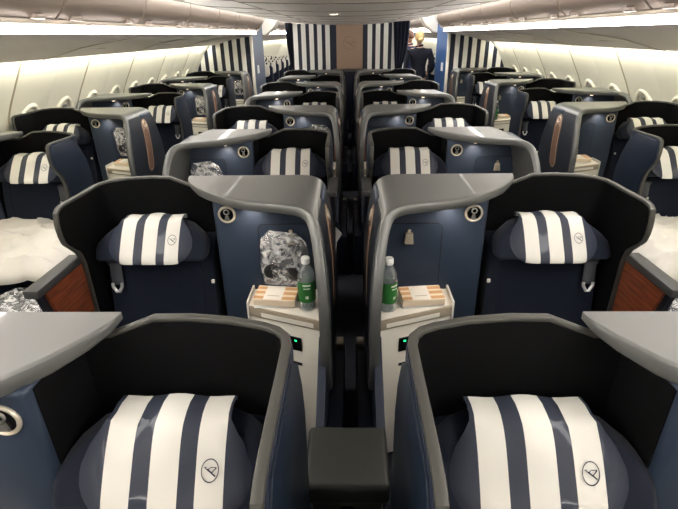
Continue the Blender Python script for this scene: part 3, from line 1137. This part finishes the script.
for i, (c, r, lab) in enumerate(bottles):
    o = bp if i == 0 else dup(bp)
    o.location = loc_of(c, r, .098 if i != 1 else .078, .352 if i != 1 else .362, .739)
    o.rotation_euler = (0, 0, 0.3 if i == 0 else 0.9)
    tag(o, lab, 'bottle', 'water bottles on console shelves')

def make_carton():
    root = empty('snack_carton')
    bm = bmesh.new()
    box(bm, -.084, .084, -.050, .050, 0, .030, .002, 1)
    link('carton_body', bm, 'card', root)
    bm = bmesh.new()
    bm.free()
    for a, b in ((-.0835, -.045), (.030, .0835)):
        for y in (-.044, -.010, .022):
            bm = bmesh.new()
            box(bm, a, b, y, y + .018, .0298, .0308)
            link('stripe_band', bm, 'cardtan', root)
    bm = bmesh.new()
    box(bm, -.044, .029, -.047, .047, .0298, .0310)
    link('pale_sleeve', bm, 'cardwhite', root)
    bm = bmesh.new()
    for k in range(6): box(bm, -.030 + k * .008, -.024 + k * .008, -.024, -.020, .0309, .0313)
    link('sleeve_print', bm, 'taupe', root)
    return root
cp_ = make_carton()
cartons = [(CL, 1, .225, .308, 'striped cream carton on the nearest left centre shelf'),
           (CR, 1, .215, .308, 'striped cream carton on the nearest right centre shelf'),
           (WL, 3, .19, .275, 'cream carton on the left window console shelf beside the aisle'),
           (WR, 3, .19, .275, 'cream carton on the right window console shelf beside the bottle'),
           (WR, 5, .20, .275, 'distant cream carton on the far right window console shelf'),
           (WL, 5, .20, .275, 'distant cream carton on the far left window console shelf')]
for i, (c, r, s, d, lab) in enumerate(cartons):
    o = cp_ if i == 0 else dup(cp_)
    sg = where[(c, r)][0]
    o.location = loc_of(c, r, s, d, .752)
    o.rotation_euler = (math.radians(5), 0, sg * 0.10)
    tag(o, lab, 'carton', 'striped cartons on console shelves')
    bm = bmesh.new()
    for k in range(3):
        box(bm, -.088 + .006 * k, .085 - .004 * k, -.045 + .003 * k, .050, .0035 * k, .0035 * k + .0030, .0008, 1)
    q = link('booklet_stack', bm, 'paper')
    q.location = loc_of(c, r, s, d, .7392)
    q.rotation_euler = (0, 0, sg * 0.05 + .1)
    tag(q, 'thin white booklets under the ' + lab, 'booklets', 'booklets under the cartons')

# headset in its clear bag hanging from the hook
def make_headset():
    root = empty('headphones')
    bm = bmesh.new()
    path = [Vector((.052 * math.cos(a), 0, .03 + .085 * math.sin(a))) for a in [PI * k / 14 for k in range(15)]]
    tube(bm, path, .006, 8)
    link('headband', bm, 'silver', root)
    for sx, tilt in ((-1, .5), (1, -.3)):
        bm = bmesh.new()
        R = Matrix.Rotation(tilt, 3, 'Z') @ Matrix.Rotation(math.radians(-90 + 15 * sx), 3, 'X')
        cc = Vector((sx * .046, -.004, .005))
        lathe(bm, [(.020, -.014), (.028, -.012), (.030, 0), (.026, .008), (.012, .010)], 20, T=lambda x, y, z: cc + R @ Vector((x, y, z)))
        ec = link('ear_cup', bm, 'padblack', root)
        bm = bmesh.new()
        tube(bm, [cc + R @ Vector((.026 * math.cos(a * PI / 10), .026 * math.sin(a * PI / 10), .011 if sx > 0 else .012)) for a in range(20)], .003, 6, closed=True)
        link('ear_ring', bm, 'silver', ec)
    return root
def make_bag(seed):
    bm = bmesh.new()
    nx, nz = 26, 34
    def prof(v):    # half width from bottom 0 to top 1
        return .070 + .010 * math.sin(v * 3.0) - .028 * max(0, v - .82) / .18
    sheets = []
    for side in (1, -1):
        rows = []
        for j in range(nz + 1):
            v = j / nz
            row = []
            for i in range(nx + 1):
                u = 2 * i / nx - 1
                x = u * prof(v) + (v - .5) * -.02
                z = v * .215
                e = (1 - u ** 4) * (1 - (2 * v - 1) ** 6)
                thick = .024 * e * (1 - .5 * v)
                p = Vector((x * 30 + seed, z * 30, side * 5))
                nzv = (noise.noise(p) * .009 + abs(noise.noise(p * 2.3)) * .006) * (0.15 + e)
                row.append(Vector((x + .004 * noise.noise(p * .6), -side * thick - side * abs(nzv) + .0, z + .004 * noise.noise(p * .7 + Vector((9, 0, 0))))))
            rows.append(row)
        sheet(bm, rows)
    bmesh.ops.remove_doubles(bm, verts=bm.verts, dist=.001)
    return link('plastic_bag', bm, 'film', recalc=False)
bag0 = make_bag(1.0)
bagp = [(CL, 1, .205, .255, .785, .10, 'crinkled clear plastic bag hanging on the nearest left centre console'),
        (CL, 2, .215, .26, .80, -.15, 'clear plastic bag hanging on the second row left centre console'),
        (CL, 3, .18, .25, .82, .05, 'clear plastic bag hanging on the third row left centre console'),
        (WL, 3, .165, .25, .815, .0, 'clear plastic bag hanging on the nearest left window console facing the aisle'),
        (WL, 5, .165, .25, .815, .1, 'clear plastic bag hanging on the middle left window aisle console'),
        (WL, 7, .165, .25, .815, .1, 'clear plastic bag hanging on the farthest left window console')]
hp0 = make_headset()
for i, (c, r, s, d, h, ry, lab) in enumerate(bagp):
    o = bag0 if i == 0 else dup(bag0)
    o.location = loc_of(c, r, s, d, h)
    o.scale = (1.22, 1.0, 1.08)
    o.rotation_euler = (math.radians(-4), ry, 0)
    tag(o, lab, 'plastic bag', 'headset bags on the consoles')
    q = hp0 if i == 0 else dup(hp0)
    q.location = loc_of(c, r, s, d, h + .06)
    q.rotation_euler = (0, ry, 0)
    tag(q, 'headphones inside the ' + lab, 'headphones', 'headphones in bags')

# bedding on the window seats
def make_duvet(sx, sy, seed, drop=.10):
    bm = bmesh.new()
    nx, ny = 40, 56
    rows = []
    for j in range(ny + 1):
        v = j / ny
        row = []
        for i in range(nx + 1):
            u = i / nx
            x = (u - .5) * sx; y = (v - .5) * sy
            ed = min(min(u, 1 - u) * sx, min(v, 1 - v) * sy)
            z = .10 * min(1, ed / .10) ** .5 - drop
            p = Vector((x * 4 + seed, y * 4, seed))
            z += .016 * noise.noise(p * .8) + .022 * (1 - abs(noise.noise(Vector((x * 3.5 + y * 3, y * 2.5 - x * 1.5, seed))))) ** 14 + .014 * (1 - abs(noise.noise(Vector((x * 2 - y * 5, x * 4, seed + 4))))) ** 16
            row.append(Vector((x + .012 * noise.noise(p * 1.5), y + .015 * noise.noise(p * 1.3 + Vector((5, 5, 5))), z)))
        rows.append(row)
    sheet(bm, rows)
    o = link('duvet', bm, 'cloth', recalc=False)
    md = o.modifiers.new('solid', 'SOLIDIFY'); md.thickness = 0.02; md.offset = -1
    return o
dv = [(WL, 2, 'white duvet spread over the nearest left window seat', 0), (WR, 2, 'white duvet spread over the nearest right window seat', 0),
      (WL, 3, 'white duvet on the second left window seat', 1), (WR, 3, 'white duvet on the second right window seat', 1),
      (WL, 4, 'white duvet on the third left window seat', 1), (WR, 4, 'white duvet on the third right window seat', 1)]
d0 = make_duvet(.80, .80, 2.0)
d1 = make_duvet(.44, .62, 7.0)
first = {0: True, 1: True}
for c, r, lab, kind in dv:
    base = d0 if kind == 0 else d1
    o = base if first[kind] else dup(base)
    first[kind] = False
    sg = where[(c, r)][0]
    if kind == 0:
        o.location = loc_of(c, r, .80, .54, .66)
    else:
        o.location = loc_of(c, r, .74, .50, .58)
    o.rotation_euler = (0, 0, 0)
    tag(o, lab, 'duvet', 'white duvets on the window seats')

# plastic wrapped blankets by the nearest window seats
def make_wrapped(seed):
    bm = bmesh.new()
    nx, ny = 30, 30
    rows = []
    for j in range(ny + 1):
        v = j / ny
        row = []
        for i in range(nx + 1):
            u = i / nx
            x = (u - .5) * .46; y = (v - .5) * .36
            e = (1 - abs(2 * u - 1) ** 5) * (1 - abs(2 * v - 1) ** 5)
            p = Vector((x * 14 + seed, y * 14, 3))
            row.append(Vector((x, y, .115 * e + .02 + (.022 * noise.noise(p) + .014 * abs(noise.noise(p * 2.2))) * e)))
        rows.append(row)
    sheet(bm, rows)
    o = link('blanket_bag', bm, 'film', recalc=False)
    bm = bmesh.new()
    box(bm, -.20, .20, -.15, .15, 0.0, .05, .02, 3)
    q = link('folded_sheet', bm, 'cloth', o)
    bm = bmesh.new()
    box(bm, -.19, .19, -.14, .14, .052, .10, .02, 3)
    link('folded_blanket', bm, 'navyleather', o)
    return o
wb = make_wrapped(1.5)
wb.location = (-1.66, 2.03, .40)
tag(wb, 'plastic wrapped blanket by the nearest left window seat', 'wrapped blanket', 'wrapped blankets')
w2 = dup(wb, (1.74, 2.03, .40))
tag(w2, 'plastic wrapped blanket by the nearest right window seat', 'wrapped blanket', 'wrapped blankets')
for sg, sd in ((-1, 'left'), (1, 'right')):
    root = empty('footrest_bench', (sg * 1.86, 1.98, 0))
    bm = bmesh.new()
    box(bm, -.42, .42, -.22, .30, .30, .40, .03, 3)
    link('bench_cushion', bm, 'fabric', root)
    bm = bmesh.new()
    box(bm, -.38, .38, -.18, .26, .0, .298, .02, 2)
    link('bench_base', bm, 'shellout', root)
    tag(root, 'navy footrest bench under the wrapped blanket on the %s' % sd, 'footrest')

# white card in the centre gap
bm = bmesh.new()
prism(bm, [(0, 0), (.020, .01), (.030, .12), (.062, .17), (.0, .24)], 0, .002, 'y')
o = link('paper_card', bm, 'paper')
o.location = (-.108, 2.548, .48)
o.rotation_euler = (math.radians(-8), 0, 0)
tag(o, 'white paper card standing in the centre gap behind the nearest left console', 'card')

# invented dark cabinet, put in to darken the centre gap before the brown panel
root = empty('gap_filler_cabinet', (0, 9.3, 0))
bm = bmesh.new()
box(bm, -.30, .30, -.2, .2, 0, 1.10, .01, 2)
link('cabinet_body', bm, 'groove', root)
bm = bmesh.new()
box(bm, -.31, .31, -.21, .21, 1.10, 1.13, .008, 2)
link('cabinet_top', bm, 'armgrey', root)
bm = bmesh.new()
box(bm, -.28, -.005, -.206, -.198, .08, 1.06, .004, 1)
link('door', bm, 'shellout', root)
bm = bmesh.new()
box(bm, .005, .28, -.206, -.198, .08, 1.06, .004, 1)
link('door', bm, 'shellout', root)
tag(root, 'invented low dark cabinet filling the gap before the brown emblem panel', 'cabinet')

# ------------------------------------------------------------------ curtains
def curtain(name, pts_top, pts_bot, z0, z1, lab, y):
    bm = bmesh.new()
    rows = []
    nz, nx = 10, 40
    for j in range(nz + 1):
        v = j / nz
        row = []
        for i in range(nx + 1):
            u = i / nx
            # tied back at mid height
            pinch = 1 - .55 * math.exp(-((v - .50) / .22) ** 2)
            xa = pts_bot[0] + (pts_top[0] - pts_bot[0]) * v
            xb = pts_bot[1] + (pts_top[1] - pts_bot[1]) * v
            cx_ = xb if abs(xb) < abs(xa) else xa
            x = cx_ + ((xa + (xb - xa) * u) - cx_) * pinch
            row.append(Vector((x, y + .03 * math.sin(u * 26), z0 + (z1 - z0) * v)))
        rows.append(row)
    sheet(bm, rows)
    o = link(name, bm, 'curtain', recalc=False)
    md = o.modifiers.new('solid', 'SOLIDIFY'); md.thickness = 0.006
    tag(o, lab, 'curtain', 'navy aisle curtains')
    return o
curtain('curtain', (.80, 1.10), (.92, 1.10), .02, 1.92, 'dark navy curtain tied back beside the right aisle passage', YC - .10)
curtain('curtain', (-1.18, -1.06), (-1.12, -1.06), .02, 1.92, 'narrow dark navy curtain beside the left aisle passage', YC - .02)

# ------------------------------------------------------------------ seats of the far cabin
def far_seat():
    root = empty('far_cabin_seat')
    bm = bmesh.new()
    box(bm, -.26, .26, -.03, .10, .45, 1.12, .05, 3)
    link('backrest', bm, 'fabric', root)
    bm = bmesh.new()
    box(bm, -.26, .26, -.50, .02, .30, .47, .04, 3)
    link('seat_cushion', bm, 'fabric', root)
    bm = bmesh.new()
    box(bm, -.20, .20, -.45, .05, .0, .30, .02, 2)
    link('seat_base', bm, 'groove', root)
    bm = bmesh.new()
    prism(bm, rrect(-.20, .20, .90, 1.15, .07, 4), -.075, -.02, 'y', r=.015)
    hr = link('headrest', bm, 'whiteleather', root)
    bm = bmesh.new()
    for a in (-.115, -.02, .075):
        box(bm, a, a + .03, -.079, -.074, .905, 1.145)
    link('headrest_stripe', bm, 'navyleather', hr)
    return root
fs = far_seat()
k = 0
for sg, sd in ((-1, 'left'), (1, 'right')):
    for j in range(6):
        for m_, nm in ((0, 'aisle'), (1, 'window')):
            o = fs if k == 0 else dup(fs)
            o.location = (sg * (1.93 + .56 * m_), 10.9 + .95 * j, 0)
            tag(o, 'small navy %s seat beyond the bulkhead, %s row on the %s' % (nm, ORD[j], sd), 'seat', 'seats in the far cabin')
            k += 1

# ------------------------------------------------------------------ two people in the right aisle
def skin(name, verts, edges, mt, parent=None, sub=2):
    me = bpy.data.meshes.new(name)
    me.from_pydata([v[:3] for v in verts], edges, [])
    o = bpy.data.objects.new(name, me)
    COL.objects.link(o)
    if parent: o.parent = parent
    me.materials.append(M[mt])
    md = o.modifiers.new('skin', 'SKIN')
    md.use_smooth_shade = True
    sd = me.skin_vertices[0].data
    for i, v in enumerate(verts):
        rr = v[3]
        sd[i].radius = rr if isinstance(rr, tuple) else (rr, rr)
        sd[i].use_root = (i == 0)
    s = o.modifiers.new('sub', 'SUBSURF'); s.levels = sub; s.render_levels = sub
    return o

def person(loc, rz, H, suit, hairmat, bun, label):
    k = H / 1.70
    root = empty('person', loc, rz)
    root.scale = (k, k, k)
    sh = .20 if bun else .20
    # faces +y (away from the camera); x to the right
    V = [(0, 0, .93, (.15, .11)), (0, 0, 1.08, (.125, .095)), (0, .005, 1.22, (.145, .105)), (0, 0, 1.36, (.135, .09)), (0, -.01, 1.43, (.06, .06)), (0, .0, 1.48, .05), (0, .01, 1.54, .052)]
    E = [(0, 1), (1, 2), (2, 3), (3, 4), (4, 5), (5, 6)]
    def chain(pts, start):
        last = start
        for p in pts:
            V.append(p); E.append((last, len(V) - 1)); last = len(V) - 1
        return last
    wr = {}
    for sx in (-1, 1):
        bend = .10 if sx > 0 else .14
        wr[sx] = Vector((sx * (sh + .05), bend + .10, .98 if bun else .95))
        chain([(sx * sh, 0, 1.37, .056), (sx * (sh + .035), -.03, 1.22, .048), (sx * (sh + .06), -.04, 1.10, .042), (sx * (sh + .055), .03, 1.03, .036), (*wr[sx], .026)], 3)
    for sx in (-1, 1):
        chain([(sx * .09, 0, .84, .088), (sx * .095, .005, .66, .072), (sx * .095, .01, .48, .055), (sx * .095, -.005, .34, .054), (sx * .095, -.01, .12, .036), (sx * .095, -.01, .07, .036), (sx * .10, .07, .035, .034), (sx * .10, .13, .028, .026)], 0)
    body = skin('body', V, E, 'skin', root)
    # head with face
    bm = bmesh.new()
    bmesh.ops.create_uvsphere(bm, u_segments=28, v_segments=20, radius=1)
    for v in bm.verts:
        x, y, z = v.co
        yy = y * .098
        if y > 0:
            yy *= 1 - .12 * max(0, -z)
            yy += .018 * math.exp(-((x / .16) ** 2 + ((z + .12) / .22) ** 2))     # nose
            yy -= .010 * (math.exp(-(((abs(x) - .38) / .16) ** 2 + ((z - .05) / .12) ** 2)))  # eye sockets
            yy += .005 * math.exp(-((x / .25) ** 2 + ((z + .45) / .07) ** 2))     # lips
        v.co = Vector((x * .075 * (1 - .22 * max(0, -z)), yy, z * .115 + 1.60))
    head = link('head', bm, 'skin', root, recalc=False)
    bm = bmesh.new()
    for sx in (-1, 1):
        c_ = Vector((sx * .074, .0, 1.59))
        tube(bm, [c_ + Vector((sx * .006, -.012 + .012 * math.sin(a), .026 * math.cos(a))) for a in [PI * q / 6 for q in range(7)]], .007, 6)
    link('ears', bm, 'skin', head)
    bm = bmesh.new()
    for sx in (-1, 1):
        bmesh.ops.create_uvsphere(bm, u_segments=10, v_segments=8, radius=.010, matrix=Matrix.Translation((sx * .028, .083, 1.605)))
    link('eyes', bm, 'whiteleather', head)
    # hands: palm, four fingers and a thumb on each side
    for sx in (-1, 1):
        w_ = wr[sx]
        V2 = [(w_.x, w_.y, w_.z, .024), (w_.x - sx * .005, w_.y + .045, w_.z - .022, (.034, .016)), (w_.x - sx * .008, w_.y + .08, w_.z - .035, (.036, .014))]
        E2 = [(0, 1), (1, 2)]
        for q, L in enumerate((.060, .070, .066, .050)):
            off = (q - 1.5) * .018
            b0 = len(V2)
            V2 += [(w_.x - sx * .008 + off, w_.y + .092, w_.z - .040, .0085), (w_.x - sx * .008 + off, w_.y + .092 + L * .55, w_.z - .052, .0080), (w_.x - sx * .008 + off, w_.y + .092 + L * .85, w_.z - .075, .0070)]
            E2 += [(2, b0), (b0, b0 + 1), (b0 + 1, b0 + 2)]
        b0 = len(V2)
        V2 += [(w_.x - sx * .038, w_.y + .045, w_.z - .028, .011), (w_.x - sx * .052, w_.y + .075, w_.z - .040, .009)]
        E2 += [(1, b0), (b0, b0 + 1)]
        skin('hand', V2, E2, 'skin', body, 1)
    # hair
    bm = bmesh.new()
    bmesh.ops.create_uvsphere(bm, u_segments=26, v_segments=18, radius=1)
    for v in list(bm.verts):
        x, y, z = v.co
        v.co = Vector((x * .084, y * .102 - .012, z * .118 + 1.615))
    kill = [v for v in bm.verts if (v.co.y > .02 and v.co.z < 1.655) or v.co.z < (1.54 if bun else 1.56)]
    bmesh.ops.delete(bm, geom=kill, context='VERTS')
    hr = link('hair', bm, hairmat, head, recalc=False)
    md = hr.modifiers.new('solid', 'SOLIDIFY'); md.thickness = 0.012
    if bun:
        bm = bmesh.new()
        bmesh.ops.create_uvsphere(bm, u_segments=18, v_segments=12, radius=1)
        for v in bm.verts:
            v.co = Vector((v.co.x * .050, v.co.y * .038 - .105, v.co.z * .042 + 1.565))
        link('hair_bun', bm, hairmat, hr)
    # jacket
    VJ = [(0, 0, .86, (.185, .135)), (0, 0, .96, (.172, .125)), (0, 0, 1.08, (.145, .112)), (0, .0, 1.22, (.168, .122)), (0, -.003, 1.35, (.165, .105)), (0, -.008, 1.425, (.085, .075)), (0, -.004, 1.455, (.062, .06))]
    EJ = [(i, i + 1) for i in range(6)]
    for sx in (-1, 1):
        pts = [(sx * sh, 0, 1.365, .070), (sx * (sh + .040), -.03, 1.22, .062), (sx * (sh + .066), -.042, 1.10, .056), (sx * (sh + .060), .03, 1.025, .050), (wr[sx].x, wr[sx].y - .015, wr[sx].z + .006, .040)]
        last = 4
        for p in pts:
            VJ.append(p); EJ.append((last, len(VJ) - 1)); last = len(VJ) - 1
    skin('jacket', VJ, EJ, suit, body)
    bm = bmesh.new()
    tube(bm, [Vector((.064 * math.cos(a), .060 * math.sin(a) - .006, 1.462 + .010 * math.cos(a * 1.0))) for a in [2 * PI * q / 20 for q in range(20)]], .013, 8, closed=True)
    link('collar', bm, suit, body)
    # trousers
    VT = [(0, 0, .93, (.165, .125))]
    ET = []
    for sx in (-1, 1):
        last = 0
        for p in [(sx * .088, 0, .82, .102), (sx * .098, .005, .64, .086), (sx * .098, .01, .46, .072), (sx * .098, -.003, .28, .066), (sx * .098, -.008, .10, .060)]:
            VT.append(p); ET.append((last, len(VT) - 1)); last = len(VT) - 1
    skin('trousers', VT, ET, suit, body)
    for sx in (-1, 1):
        bm = bmesh.new()
        prism(bm, [(sx * .10 + .042 * math.cos(a), .045 + .125 * math.sin(a)) for a in [2 * PI * q / 18 for q in range(18)]], .0, .075, 'z', r=.02)
        link('shoe', bm, 'shoe', body)
    tag(root, label, 'person')
    return root
person((1.33, 9.85, 0), .10, 1.74, 'suit', 'blond', True, 'person with blond low bun in dark navy suit standing in the right aisle')
person((1.25, 10.8, 0), .25, 1.75, 'suitblue', 'brownhair', False, 'person with short brown hair in blue suit ahead of the blond one')
